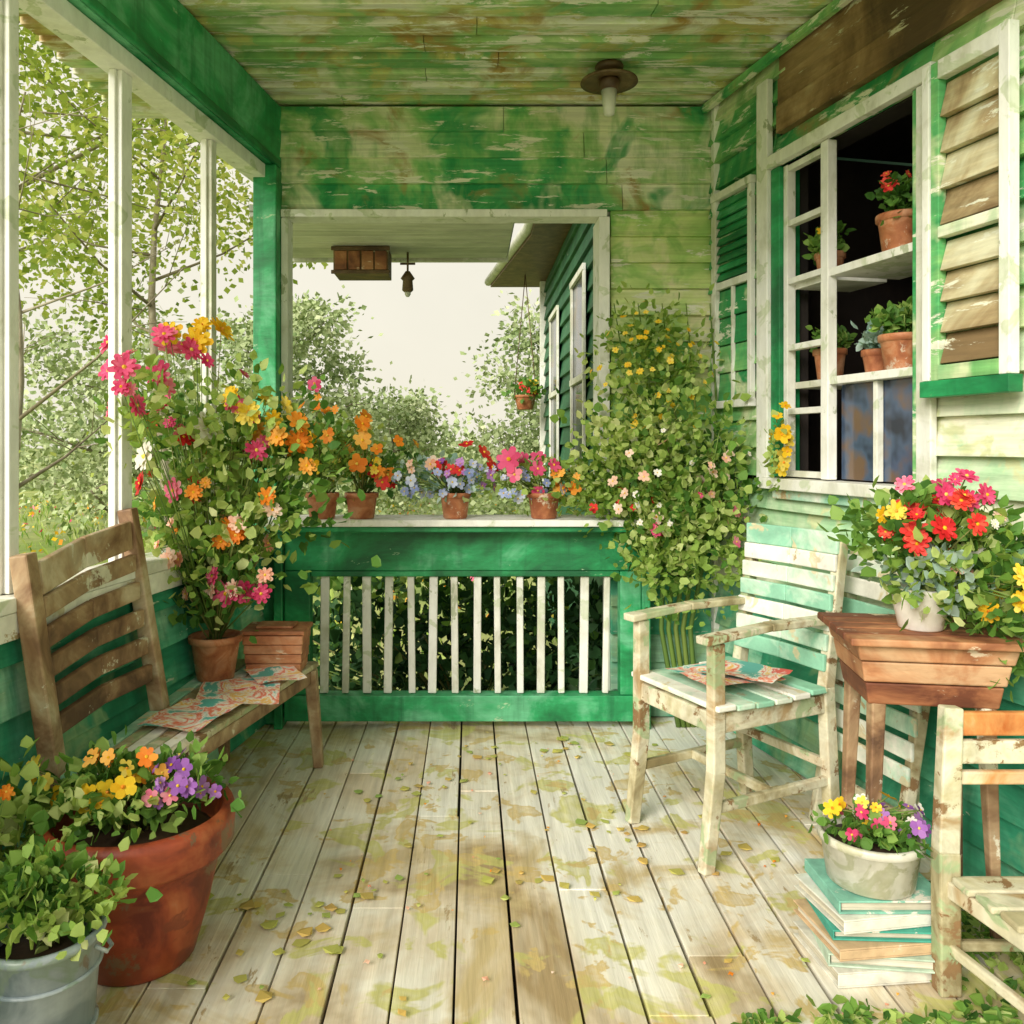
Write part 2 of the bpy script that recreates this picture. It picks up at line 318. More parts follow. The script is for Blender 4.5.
# ---- right wall
mb=MB()
claps(mb,Rw,3.13,3.59,1.04,2.34,.108,'m_right_up')
claps(mb,Rw,3.05,3.59,2.34,CE,.089,'m_right_up')
claps(mb,Rw,Y0,3.59,0,.62,.103,'m_teal')
claps(mb,Rw,Y0,3.59,.62,1.02,.10,'m_right_low')
claps(mb,Rw,Y0,2.38,1.02,1.45,.1075,'m_right_low')
claps(mb,Rw,Y0,2.38,1.45,2.30,.1063,'m_right_up')
claps(mb,Rw,2.38,3.13,2.19,2.30,.11,'m_right_up')
z=2.302
for k in range(3): mb.hull(Rw,Y0,3.09,z,z+.099,-.01,.036-.006*k,'m_brownboard'); z+=.101
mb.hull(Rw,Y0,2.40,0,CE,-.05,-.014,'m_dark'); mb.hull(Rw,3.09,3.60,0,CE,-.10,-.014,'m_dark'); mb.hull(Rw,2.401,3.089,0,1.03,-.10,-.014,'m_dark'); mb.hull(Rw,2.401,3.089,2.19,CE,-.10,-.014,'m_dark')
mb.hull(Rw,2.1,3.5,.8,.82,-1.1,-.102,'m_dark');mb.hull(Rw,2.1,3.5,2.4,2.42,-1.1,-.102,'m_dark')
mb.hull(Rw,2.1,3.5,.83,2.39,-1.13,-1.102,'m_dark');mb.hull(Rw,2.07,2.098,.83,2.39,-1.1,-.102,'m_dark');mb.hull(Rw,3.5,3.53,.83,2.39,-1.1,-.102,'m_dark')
mb.hull(Rw,YC,3.585,CE-.035,CE-.002,.038,.06,'m_right_up')
mb.obj('house_wall',.002)
# ---- window
win=empty('window')
mb=MB(); W='m_white'
mb.hull(Rw,3.125,3.195,1.0,2.52,.024,.050,W)
mb.hull(Rw,2.34,3.124,2.18,2.225,.024,.055,W)
mb.hull(Rw,2.34,3.14,1.00,1.040,-.04,.075,W)
mb.hull(Rw,2.36,3.10,.965,.998,.027,.045,'m_mint')
mb.hull(Rw,2.350,2.405,1.044,2.178,.024,.046,W); mb.hull(Rw,2.406,2.425,1.044,2.178,-.03,.040,'m_right_up')
mb.hull(Rw,3.07,3.123,1.044,2.178,-.05,.036,'m_emerald')
mb.hull(Rw,2.80,2.838,1.044,2.178,.0,.036,W)
mb.obj('casing',.003,win)
mb=MB()
mb.hull(Rw,3.045,3.068,1.046,2.175,-.015,.02,W); mb.hull(Rw,2.839,2.855,1.046,2.175,-.015,.02,W)
for z in (1.046,1.27,1.50,1.74,1.95,2.15): mb.hull(Rw,2.856,3.044,z,z+.022,-.010,.018,W)
mb.obj('casement_sash',.002,win)
mb=MB()
for z in (1.375,1.735): mb.hull(Rw,2.426,2.799,z-.014,z+.012,-.24,.030,W)
for z in (1.375,1.735): mb.hull(Rw,2.856,3.044,z-.012,z+.012,-.24,-.012,W)
mb.hull(Rw,2.60,2.618,1.046,1.36,-.012,.012,W)
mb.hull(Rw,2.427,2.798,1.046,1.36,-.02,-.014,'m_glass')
mb.obj('shelf_and_muntins',.002,win)
mb=MB()
for a,b,c,d in ((3.24,3.265,1.34,2.17),(3.50,3.525,1.34,2.17)): mb.hull(Rw,a,b,c,d,.024,.045,W)
mb.hull(Rw,3.235,3.53,2.17,2.20,.024,.052,W); mb.hull(Rw,3.235,3.53,1.31,1.34,.024,.056,W); mb.hull(Rw,3.266,3.499,1.80,1.83,.024,.042,W)
mb.hull(Rw,3.375,3.390,1.341,1.799,.027,.040,W)
for k in range(9): mb.hull(Rw,3.266,3.499,1.835+k*.037,1.835+k*.037+.03,.024,.042,'m_emerald',otop=.030)
for k in range(4): mb.hull(Rw,3.266,3.499,1.342+k*.114,1.342+k*.114+.11,.02,.034,'m_right_up',otop=.024)
mb.obj('window.001',.002)
# shutter
mb=MB(); G='m_right_low'
mb.hull(Rw,2.318,2.342,1.335,2.20,.05,.082,W); mb.hull(Rw,2.290,2.317,1.335,2.20,.05,.076,'m_right_up')
mb.hull(Rw,2.065,2.095,1.335,2.20,.05,.082,W)
mb.hull(Rw,2.096,2.289,2.15,2.20,.05,.08,W); mb.hull(Rw,2.096,2.289,1.72,1.75,.05,.08,G);mb.hull(Rw,2.06,2.344,1.29,1.334,.045,.088,'m_emerald');mb.hull(Rw,2.096,2.289,1.336,1.375,.05,.08,'m_right_up')
for z0,z1 in ((1.38,1.715),(1.755,2.145)):
    k=4; st=(z1-z0)/k
    for i in range(k): mb.hull(Rw,2.097,2.288,z0+i*st,z0+i*st+st*.97,.046,.074,'m_louver',otop=.050)
mb.obj('window_shutter',.002)
# ---- left side
mb=MB()
claps(mb,Lw,Y0,3.56,0,.76,.127,'m_teal')
mb.hull(Lw,Y0,3.56,0,.76,-.08,-.014,'m_teal')
mb.hull(Lw,Y0,3.54,.765,.80,-.10,.040,'m_white'); mb.hull(Lw,Y0,3.54,.70,.764,.030,.038,'m_mint')
mb.obj('half_wall',.003)
mb=MB()
for y,w in ((3.07,.04),(2.51,.055),(2.03,.035),(1.42,.055)):
    mb.hull(Lw,y-w/2,y+w/2,.802,2.27,-.045,.0,'m_white'); mb.hull(Lw,y-w/2-.012,y-w/2-.001,.802,2.27,-.035,-.015,'m_white')
mb.hull(Lw,YC,3.54,2.27,2.325,-.06,.02,'m_white')
mb.obj('screen_frame',.003)
mb=MB(); mb.hull(Lw,YC,3.60,2.328,CE-.002,-.10,.045,'m_emerald'); mb.hull(Lw,YC,3.56,2.328,2.36,.046,.062,'m_emerald')
mb.obj('porch_beam',.006)
mb=MB(); mb.box(-.90,-.803,3.48,3.60,0,2.325,'m_emerald'); mb.obj('porch_post',.006)
# ---- railing
mb=MB()
mb.box(-.84,.73,3.33,3.60,.835,.862,'m_white'); mb.box(-.80,.70,3.345,3.55,.812,.834,'m_emerald')
mb.box(-.76,.70,3.44,3.50,.645,.811,'m_emerald'); mb.box(-.76,.70,3.43,3.51,.03,.135,'m_emerald')
for a,b in ((-.76,-.655),(.615,.70)): mb.box(a,b,3.436,3.506,.137,.643,'m_emerald')
mb.box(-.80,-.765,3.42,3.52,0,.811,'m_emerald'); mb.box(.702,.735,3.42,3.52,0,.811,'m_emerald')
mb.box(-.654,.614,3.445,3.495,.62,.643,'m_emerald')
for i in range(14):
    xx=-.60+i*(1.16/13)+random.uniform(-.006,.006); w=random.uniform(.024,.036); tl=random.uniform(-.004,.004)
    mb.beam((xx+tl,3.47,.137),(xx-tl,3.47,.619),w,.022,'m_white',up=(0,1,0))
mb.obj('porch_railing',.004)
# ---- ceiling lamp
mb=MB(); c=(.53,3.2,0)
mb.lathe((c[0],c[1],CE-.022),[(.05,.024),(.055,.014),(.05,.0),(.02,-.004),(.02,-.02)],'m_rust',28)
mb.lathe((c[0],c[1],CE-.062),[(.03,.036),(.05,.027),(.106,.003),(.109,-.005),(.09,-.002),(.03,.008)],'m_rust',32)
mb.lathe((c[0],c[1],CE-.066),[(.036,-.03),(.042,0),(.04,.01)],'m_rust',24)
mb.lathe((c[0],c[1],CE-.175),[(.006,-.018),(.020,-.012),(.024,.02),(.030,.08)],'m_bulb',24)
mb.obj('ceiling_lamp')
# ---- left bench chair
mb=MB(); CW='m_chairwood'; sz=.37
A=(-1.0,2.02);B=(-.93,2.52);C=(-.80,2.14);D=(-.565,3.03);E=(-.90,3.08)
for (x_,y_),(tx,ty),top in ((A,(-1.065,2.0),.90),(B,(-1.02,2.50),.97)):
    mb.beam((x_,y_,sz),(tx,ty,top),.045,.05,CW,up=(0,1,0)); mb.beam((x_+.04,y_,0),(x_,y_,sz+.002),.045,.05,CW,up=(0,1,0))
for k in range(6):
    f=.20+k*.135; za=sz+(.90-sz)*f; zb=sz+(.97-sz)*f
    xa=-1.0-.065*f+.006; xb=-.93-.09*f+.006; xm=(xa+xb)/2-.015; zm=(za+zb)/2+.006; ww=.052 if k<5 else .085
    mb.beam((xa,2.045,za),(xm,2.26,zm),.02,ww,CW,rnd=k/6); mb.beam((xm,2.2605,zm),(xb,2.475,zb),.02,ww,CW,rnd=k/6)
for (x_,y_) in (C,D,E): mb.beam((x_+(.02 if (x_,y_)==D else 0),y_,0),(x_-.01,y_+.0,sz-.02),.035,.035,CW,taper=1.25)
n=6
def lerp(p,q,f): return (p[0]+(q[0]-p[0])*f,p[1]+(q[1]-p[1])*f)
for i in range(n):
    f0=i/n; f1=(i+.9)/n
    a0=lerp((-.985,2.0),(-.775,2.05),f0);a1=lerp((-.985,2.0),(-.775,2.05),f1);b0=lerp((-.925,3.12),(-.545,3.07),f0);b1=lerp((-.925,3.12),(-.545,3.07),f1)
    vs=[(*a0,sz-.02),(*a1,sz-.02),(*b1,sz-.02),(*b0,sz-.02),(*a0,sz),(*a1,sz),(*b1,sz),(*b0,sz)]
    mb.add(vs,MB.BF,'m_palewood' if i%2 else 'm_mint')
mb.beam((-.785,2.1,sz-.045),(-.575,3.03,sz-.045),.022,.045,CW); mb.beam((-.575,3.045,sz-.045),(-.9,3.09,sz-.045),.022,.045,CW)
mb.beam((-.79,2.15,.14),(-.91,2.5,.14),.02,.025,CW)
mb.obj('wooden_bench',.005)
def sheet(mb,cx,cy,w,l,ang,z,mat='m_paper',amp=.008):
    ca,sa=math.cos(ang),math.sin(ang); nx=12; vs=[];fs=[]
    for i in range(nx):
        for j in range(nx):
            u=(i/(nx-1)-.5)*w; v=(j/(nx-1)-.5)*l; vs.append((cx+u*ca-v*sa,cy+u*sa+v*ca,z+amp*abs(math.sin(u/w*3.1+v*9))+amp*.6*abs(math.sin(v*23+cx*9))))
    for i in range(nx-1):
        for j in range(nx-1): fs.append((i*nx+j,(i+1)*nx+j,(i+1)*nx+j+1,i*nx+j+1))
    mb.add(vs,fs,mat,smooth=True)
mb=MB()
for a in ((-.73,2.66,.25,.30,.2,.374),(-.80,2.42,.19,.26,-.25,.379),(-.66,2.83,.16,.22,.5,.384)): sheet(mb,*a)
mb.obj('magazine')
mb=MB(); bc=(-.86,2.84,sz); pot(mb,bc,.085,.15,'m_terra_s'); base=(-.86,2.84,sz+.13)
blob_leaves(mb,[(-.84,2.84,.72,.20,.13,.13,360),(-.80,2.85,1.0,.27,.15,.20,600),(-.90,2.82,1.22,.24,.14,.18,280),(-.66,2.85,1.2,.13,.1,.16,160)],.042,'l_mid',base)
blob_leaves(mb,[(-.82,2.80,.85,.24,.14,.2,750),(-.86,2.82,1.2,.27,.14,.2,520),(-1.0,2.55,1.3,.07,.12,.16,150)],.040,'l_light',base,stem=False)
blob_flowers(mb,[(-.98,2.40,1.34,.06,.08,.12,5,'f_pink',.036),(-1.03,2.75,1.40,.2,.12,.2,12,'f_pink',.045),(-.88,2.78,1.2,.24,.12,.28,11,'f_pink',.038),(-.93,2.8,1.52,.14,.1,.06,4,'f_yellow',.048),
 (-.70,2.8,1.30,.1,.1,.07,5,'f_yellow',.055),(-.62,2.8,1.15,.1,.08,.14,6,'f_orange',.042),(-.80,2.74,.85,.22,.1,.2,12,'f_peach',.032),(-.75,2.72,.72,.1,.08,.06,4,'f_pink',.045),(-.82,2.76,1.0,.26,.1,.2,10,'f_orange',.028),(-1.0,2.78,1.1,.15,.1,.2,6,'f_red',.034),(-.95,2.76,1.15,.15,.1,.15,3,'f_white',.045)],base,petals=9)
mb.obj('potted_flowers')
mb=MB(); bx0,bx1,by0,by1=-.775,-.585,2.90,3.03
for k in range(4):
    z=sz+.002+k*.033; e=.003*k
    mb.box(bx0-e,bx1+e,by0-e,by0+.012-e,z,z+.031,'m_crate');mb.box(bx0-e,bx1+e,by1-.012+e,by1+e,z,z+.031,'m_crate')
    mb.box(bx0-e,bx0+.012-e,by0+.013-e,by1-.013+e,z,z+.031,'m_crate');mb.box(bx1-.012+e,bx1+e,by0+.013-e,by1-.013+e,z,z+.031,'m_crate')
mb.box(bx0-.016,bx1+.016,by0-.018,by1+.018,sz+.136,sz+.150,'m_crate')
mb.box(bx0+.03,bx1-.03,by0+.02,by1-.02,sz+.151,sz+.160,'m_terra_s')
mb.obj('wooden_crate',.003)
# ---- big terracotta pot
mb=MB(); c=(-.755,1.915,0)
mb.lathe(c,[(.118,0),(.125,.008),(.156,.12),(.180,.235),(.184,.24),(.200,.243),(.210,.255),(.213,.315),(.207,.332),(.190,.334),(.182,.325),(.176,.27)],'m_terra',64)
mb.lathe((c[0],c[1],.265),[(.179,0),(.15,.01),(.05,.02)],'m_soil',24)
base=(c[0],c[1],.28)
def sh(l,dx=-.045,dy=.055): return [(a[0]+dx,a[1]+dy,*a[2:]) for a in l]
blob_leaves(mb,sh([(-.72,1.86,.36,.17,.13,.04,420),(-.80,1.84,.39,.12,.1,.05,160),(-.62,1.85,.38,.1,.1,.05,160)]),.034,'l_mid',base)
blob_leaves(mb,sh([(-.70,1.82,.37,.16,.12,.05,160)]),.03,'l_light',base,stem=False)
blob_flowers(mb,sh([(-.80,1.83,.42,.14,.1,.05,15,'f_yellow',.024),(-.72,1.84,.44,.08,.08,.05,8,'f_orange',.022),(-.60,1.84,.41,.08,.08,.05,18,'f_purple',.020),(-.66,1.82,.40,.1,.08,.04,6,'f_pink',.018)]),base,petals=6,layers=1)
mb.obj('terracotta_pot')
# ---- bucket
mb=MB(); c=(-.785,1.545,0)
mb.lathe(c,[(.078,0),(.08,.004),(.1,.255),(.107,.258),(.11,.266),(.106,.274),(.099,.274),(.096,.266),(.092,.2)],'m_bucket',48)
for z in (.09,.20): mb.lathe((c[0],c[1],z),[(.083+.075*z,0),(.0875+.075*z,.003),(.083+.075*z,.007)],'m_bucket',40)
mb.lathe((c[0],c[1],.225),[(.093,0),(.05,.008)],'m_soil',20)
for sx in (-1,1): mb.tube([(c[0]+sx*.104,c[1]-.02,.25),(c[0]+sx*.122,c[1]-.01,.235),(c[0]+sx*.122,c[1]+.01,.235),(c[0]+sx*.104,c[1]+.02,.25)],[.004]*4,'m_bucket')
base=(c[0],c[1],.24)
blob_leaves(mb,[(-.79,1.55,.315,.105,.09,.04,420),(-.85,1.56,.36,.07,.06,.05,130)],.030,'l_mid',base)
blob_leaves(mb,[(-.77,1.53,.32,.11,.09,.04,300)],.028,'l_light',base,stem=False)
mb.obj('metal_bucket')
mb=MB(); base=(-1.0,1.72,0)
blob_leaves(mb,[(-1.02,1.74,.26,.08,.12,.20,420)],.042,'l_light',base)
blob_flowers(mb,[(-1.0,1.74,.44,.06,.1,.05,3,'f_orange',.018)],base)
mb.obj('leafy_plant')
# ---- railing pots
def railpot(x,r,blobs,fl,lm='l_mid',nm='flower_pot'):
    mb=MB(); b=(x,3.41,.8625); pot(mb,b,r,.105,'m_terra_s',.018,.78); base=(x,3.41,.95)
    blob_leaves(mb,blobs,.032,lm,base); blob_flowers(mb,fl,base,petals=6,layers=1); mb.obj(nm)
railpot(-.60,.066,[(-.60,3.44,1.10,.18,.1,.10,340),(-.52,3.44,1.2,.15,.1,.12,180)],[(-.55,3.42,1.24,.2,.1,.12,16,'f_orange',.032),(-.66,3.4,1.12,.1,.08,.1,7,'f_yellow',.03),(-.60,3.42,1.42,.06,.02,.04,2,'f_pink',.03)],'l_light')
railpot(-.44,.066,[(-.42,3.44,1.09,.18,.1,.10,340)],[(-.38,3.4,1.14,.18,.1,.12,13,'f_orange',.036),(-.45,3.4,1.07,.15,.08,.06,7,'f_yellow',.03),(-.36,3.4,1.04,.1,.08,.05,4,'f_red',.03)],'l_mid')
railpot(-.06,.062,[(-.1,3.43,1.02,.2,.1,.07,330)],[(-.12,3.4,1.02,.22,.1,.08,30,'f_blue',.022),(-.02,3.38,1.08,.12,.06,.08,8,'f_red',.032),(0,3.38,1.04,.2,.08,.06,12,'f_purple',.022),(-.2,3.38,1.08,.1,.06,.04,5,'f_peach',.03)],'l_blue')
railpot(.30,.066,[(.24,3.43,1.02,.24,.1,.08,400),(.45,3.42,.97,.12,.1,.07,160)],[(.26,3.4,1.04,.2,.1,.09,8,'f_pink',.034),(.18,3.38,1.0,.2,.08,.06,20,'f_blue',.022),(.42,3.38,1.02,.12,.08,.06,10,'f_orange',.024),(.18,3.38,1.10,.06,.05,.03,2,'f_pink',.05)],'l_light')
# ---- climbing vine
mb=MB(); base=(.86,3.46,0)
for k in range(5):
    p=[(.86+.02*k,3.46,0),(.84+.03*k-.05,3.47,.4),(.80+.05*k,3.45,.9),(.66+.09*k,3.48,1.35),(.60+.1*k,3.5,1.75)]
    mb.tube(p,[.012,.01,.008,.005,.002],'stem',6)
blob_leaves(mb,[(.70,3.36,1.02,.24,.14,.18,420),(.90,3.28,.90,.22,.16,.24,420),(.66,3.42,1.35,.2,.09,.2,120),(.80,3.3,.70,.18,.13,.12,160),(.98,3.2,1.18,.08,.1,.2,80)],.042,'l_mid',(.86,3.45,.6))
blob_leaves(mb,[(.75,3.30,1.08,.28,.14,.25,1500),(.74,3.44,1.50,.24,.06,.24,800),(.88,3.20,.8,.2,.12,.2,1000),(.52,3.36,.95,.16,.08,.08,300),(.70,3.2,.72,.10,.1,.16,240)],.036,'l_light',(.86,3.45,.6),stem=False)
blob_flowers(mb,[(.78,3.22,1.0,.26,.12,.2,18,'f_peach',.024),(.85,3.2,.85,.2,.12,.13,10,'f_pink',.022),(.58,3.28,.95,.16,.08,.06,5,'f_red',.020),(.74,3.36,1.45,.27,.06,.28,60,'f_yellow',.013),(.8,3.2,1.05,.26,.12,.25,14,'f_white',.015),(1.10,2.98,1.18,.03,.06,.12,12,'f_yellow',.026)],None,petals=6,layers=1)
blob_leaves(mb,[(1.09,2.99,1.16,.03,.05,.12,70)],.03,'l_light',None,stem=False)
mb.obj('climbing_vine')
# ---- right armchair
def chair(F1,F2,B1,B2,sh,ah,bh,lean,mf,ms,slats=6,bslat='m_mint'):
    mb=MB(); V=Vector
    F1,F2,B1,B2=[V((p[0],p[1],0)) for p in (F1,F2,B1,B2)]
    Z=V((0,0,1)); back=((B1+B2)/2-(F1+F2)/2).normalized(); side=(F2-F1).normalized()
    for F in (F1,F2): mb.beam(F-back*.035,F+Z*sh*.6,.030,.038,mf,up=back,taper=1.15); mb.beam(F+Z*(sh*.6-.004),F+Z*ah,.034,.043,mf,up=back,taper=.95)
    for Bk in (B1,B2):
        mb.beam(Bk+back*.03,Bk+Z*sh,.034,.042,mf,up=back); mb.beam(Bk+Z*(sh-.005),Bk+back*lean+Z*bh,.034,.040,mf,up=back,taper=.85)
    for a,b in ((F1,F2),(B1,B2),(F1,B1),(F2,B2)): mb.beam(a+Z*(sh-.05),b+Z*(sh-.05),.022,.055,mf)
    for a,b,h in ((F1,B1,.17),(F2,B2,.17),(F2.lerp(B2,.5),F1.lerp(B1,.5),.17),(B1,B2,.22)): mb.beam(a+Z*h,b+Z*h,.02,.028,mf)
    for i in range(slats):
        f=(i+.5)/slats; p=F1.lerp(B1,f)-side*.03; q=F2.lerp(B2,f)+side*.03
        dz=.012*((f-.5)**2)*4
        mb.beam(p+Z*(sh-.012+dz)-back*.02,q+Z*(sh-.012+dz)-back*.02,(F1-B1).length/slats*.9,.016,ms)
    for i in range(7):
        f=.16+i*.135; p=B1+back*lean*f+Z*(sh+(bh-sh)*f); q=B2+back*lean*f+Z*(sh+(bh-sh)*f)
        mid=(p+q)/2+back*.012
        mb.beam(p-back*.024-side*.01,mid-back*.024,.014,.05 if i<6 else .065,bslat,rnd=(i*.37)%1); mb.beam(mid-back*.024+side*.0005,q-back*.024+side*.01,.014,.05 if i<6 else .065,bslat,rnd=(i*.37)%1)
    for F,Bk in ((F1,B1),(F2,B2)):
        m1=F.lerp(Bk,.45); mb.beam(F-back*.05+Z*(ah+.010),m1+Z*(ah+.026),.05,.022,mf,taper=.9,rnd=.4); mb.beam(m1+back*.0005+Z*(ah+.026),Bk+back*.05+Z*(ah+.024),.045,.022,mf,rnd=.4)
    return mb
mb=chair((.53,2.60),(.67,2.29),(.90,2.80),(1.05,2.48),.45,.62,.88,.07,'m_palewood','m_mint')
mb.obj('wooden_armchair',.004)
mb=MB(); sheet(mb,.76,2.52,.26,.24,.35,.468); sheet(mb,.82,2.50,.18,.22,.9,.480); mb.obj('magazine')
mb=MB()
for y in (2.30,2.64): mb.beam(Rw(y,0,.20),Rw(y,.84,.05),.03,.034,'m_palewood',up=(0,1,0))
for k in range(9):
    f=.32+k*.078; o_=.20-.15*f; z_=.84*f
    mb.beam(Rw(2.285,z_,o_+.02),Rw(2.655,z_,o_+.02),.012,.052,'m_mint')
for y in (2.34,2.60): mb.beam(Rw(y,0,.12),Rw(y,.5,.10),.024,.03,'m_palewood',up=(0,1,0))
mb.beam(Rw(2.34,.12,.118),Rw(2.60,.12,.118),.018,.026,'m_palewood')
mb.obj('folding_chair',.004)
# ---- side table: plank box on legs
tb=MB(); cx,cy=1.10,2.07; an=-.16; ca,sa=math.cos(an),math.sin(an)
def T(x,y,z): return (cx+x*ca-y*sa,cy+x*sa+y*ca,z)
def tbox(x0,x1,y0,y1,z0,z1,mat,fl=0.):
    vs=[T(x0+fl,y0+fl,z0),T(x1-fl,y0+fl,z0),T(x1-fl,y1-fl,z0),T(x0+fl,y1-fl,z0),T(x0,y0,z1),T(x1,y0,z1),T(x1,y1,z1),T(x0,y1,z1)]; tb.add(vs,MB.BF,mat)
for i,(z0,z1) in enumerate(((.548,.600),(.603,.652),(.655,.692))):
    e=.012*(2-i); tbox(-.175+e,.175-e,-.14+e,.14-e,z0,z1,'m_tabletop',.008)
for k in range(5): tbox(-.195,.195,-.16+k*.0645,-.16+k*.0645+.062,.694,.712,'m_tabletop')
for x_,y_ in ((-.12,-.09),(.12,-.09),(.12,.10),(-.12,.10)):
    tb.beam(T(x_*1.15,y_*1.15,0),T(x_,y_,.55),.020,.020,'m_chairwood',taper=1.7)
tb.obj('side_table',.004)
mb=MB(); b=(1.10,2.05,.7125)
mb.lathe(b,[(.045,0),(.05,.004),(.068,.09),(.07,.10),(.064,.102),(.058,.09)],'m_ceramic',32); mb.lathe((b[0],b[1],b[2]+.085),[(.058,0),(.03,.01)],'m_soil',16)
base=(1.10,2.05,.80)
blob_leaves(mb,[(1.10,2.04,.92,.15,.12,.10,300),(1.22,2.0,.82,.10,.12,.10,260),(1.04,2.02,1.0,.07,.07,.06,90),(1.2,2.03,1.0,.08,.08,.07,90),(1.26,1.95,.72,.06,.1,.08,160)],.036,'l_mid',base)
blob_leaves(mb,[(1.1,2.0,.86,.12,.08,.05,160)],.035,'l_blue',base,stem=False)
blob_leaves(mb,[(1.18,1.98,.88,.15,.1,.12,420)],.034,'l_light',base,stem=False)
blob_flowers(mb,[(1.07,2.0,.95,.11,.1,.08,11,'f_red',.030),(1.14,2.0,1.05,.1,.08,.05,8,'f_pink',.024),(.99,2.0,1.02,.03,.05,.03,2,'f_yellow',.03),(1.20,1.96,.93,.1,.08,.08,5,'f_peach',.026),(1.24,1.92,.82,.10,.08,.07,10,'f_yellow',.032),(1.14,1.94,.98,.1,.08,.08,3,'f_red',.034),(1.2,2.0,.98,.08,.08,.08,10,'f_white',.018)],base,petals=9,layers=2)
mb.obj('potted_flowers')
# ---- books + ceramic planter
mb=MB(); cx,cy=.905,1.90; z=.002
for i,(w,l,h,ang) in enumerate(((.20,.25,.033,.1),(.21,.24,.028,-.12),(.20,.25,.026,.12),(.205,.24,.022,-.05),(.20,.25,.030,.16),(.19,.24,.028,.0))):
    ca,sa=math.cos(ang),math.sin(ang); ox,oy=random.uniform(-.012,.012),random.uniform(-.01,.01)
    def bx(x0,x1,y0,y1,z0,z1,mat):
        vs=[(cx+ox+x*ca-y*sa,cy+oy+x*sa+y*ca,zz) for zz in (z0,z1) for x,y in ((x0,y0),(x1,y0),(x1,y1),(x0,y1))]
        mb.add(vs,MB.BF,mat)
    m_='m_book%d'%i; t=.004; L2,W2=l/2,w/2
    bx(-L2,L2,-W2,W2,z,z+t,m_); bx(-L2,L2,-W2,W2,z+h-t,z+h,m_)
    if i%2: bx(-L2,-L2+t,-W2,W2,z+t+.0003,z+h-t-.0003,m_)
    else: bx(-L2,L2,-W2,-W2+t,z+t+.0003,z+h-t-.0003,m_)
    bx(-L2+.008,L2-.008,-W2+.008,W2-.008,z+t+.0003,z+h-t-.0003,'m_pages'); z+=h+.0012
mb.obj('book_stack',.0015)
mb=MB(); b=(cx,cy,z)
mb.lathe(b,[(.085,0),(.092,.005),(.104,.09),(.112,.094),(.112,.108),(.106,.112),(.1,.105),(.096,.08)],'m_ceramic',40); mb.lathe((cx,cy,z+.085),[(.098,0),(.04,.012)],'m_soil',20)
base=(cx,cy,z+.09)
blob_leaves(mb,[(cx,cy,z+.13,.10,.09,.03,360)],.026,'l_mid',base,sr=.0015)
blob_flowers(mb,[(cx-.03,cy-.03,z+.155,.08,.06,.03,11,'f_pink',.018),(cx+.04,cy-.03,z+.15,.07,.06,.03,12,'f_purple',.018),(cx,cy-.02,z+.165,.09,.06,.03,8,'f_yellow',.02),(cx+.02,cy,z+.15,.09,.08,.03,6,'f_white',.015)],base,petals=6,layers=1)
mb.obj('flower_pot')
# ---- near right chair
mb=MB(); P='m_palewood'
for xx in (1.01,1.42):
    mb.beam((xx,1.78,0),(xx,1.785,.30),.045,.04,P,up=(0,1,0)); mb.beam((xx,1.785,.297),(xx+.02,1.80,.60),.045,.036,P,up=(0,1,0),taper=.9)
    mb.beam((xx+.06,1.46,0),(xx+.06,1.46,.24),.036,.036,P,up=(0,1,0))
for z_,mm,h_ in ((.565,'m_orange',.05),(.505,'m_palewood',.05),(.45,'m_orange',.028)): mb.beam((1.035,1.797,z_),(1.425,1.797,z_),.018,h_,mm)
for a,b in (((1.01,1.78),(1.42,1.78)),((1.07,1.46),(1.48,1.46)),((1.07,1.46),(1.01,1.78)),((1.48,1.46),(1.42,1.78))):
    mb.beam((*a,.225),(*b,.225),.02,.036,P); mb.beam((*a,.10),(*b,.10),.016,.022,P)
for i in range(5): mb.beam((1.045-.01*i,1.47+i*.064,.252),(1.49-.01*i,1.47+i*.064,.252),.056,.014,'m_palewood')
mb.obj('wooden_chair',.004)
# ---- window pots
def winpot(y,o,z,r,h,bs,fl,lm):
    mb=MB(); c=Rw(y,z,o); pot(mb,c,r,h,'m_terra_s',.018,.75); base=(c[0],c[1],c[2]+h*.85)
    blob_leaves(mb,[(c[0],c[1],c[2]+h+bs*.6,bs,bs*.8,bs*.8,170)],.032,lm,base)
    if fl: blob_flowers(mb,[(c[0]-.02,c[1]-.02,c[2]+h+bs*1.1,bs*.8,bs*.5,bs*.5,7,fl,.02)],base,petals=6,layers=1)
    mb.obj('flower_pot')
winpot(2.57,-.045,1.7475,.066,.12,.075,'f_red','l_mid'); winpot(2.56,-.045,1.3875,.066,.11,.055,None,'l_mid'); winpot(2.70,-.07,1.3875,.045,.08,.045,None,'l_blue')
winpot(2.95,-.085,1.3875,.055,.11,.045,None,'l_mid'); winpot(2.95,-.085,1.7475,.05,.09,.05,'f_yellow','l_mid')
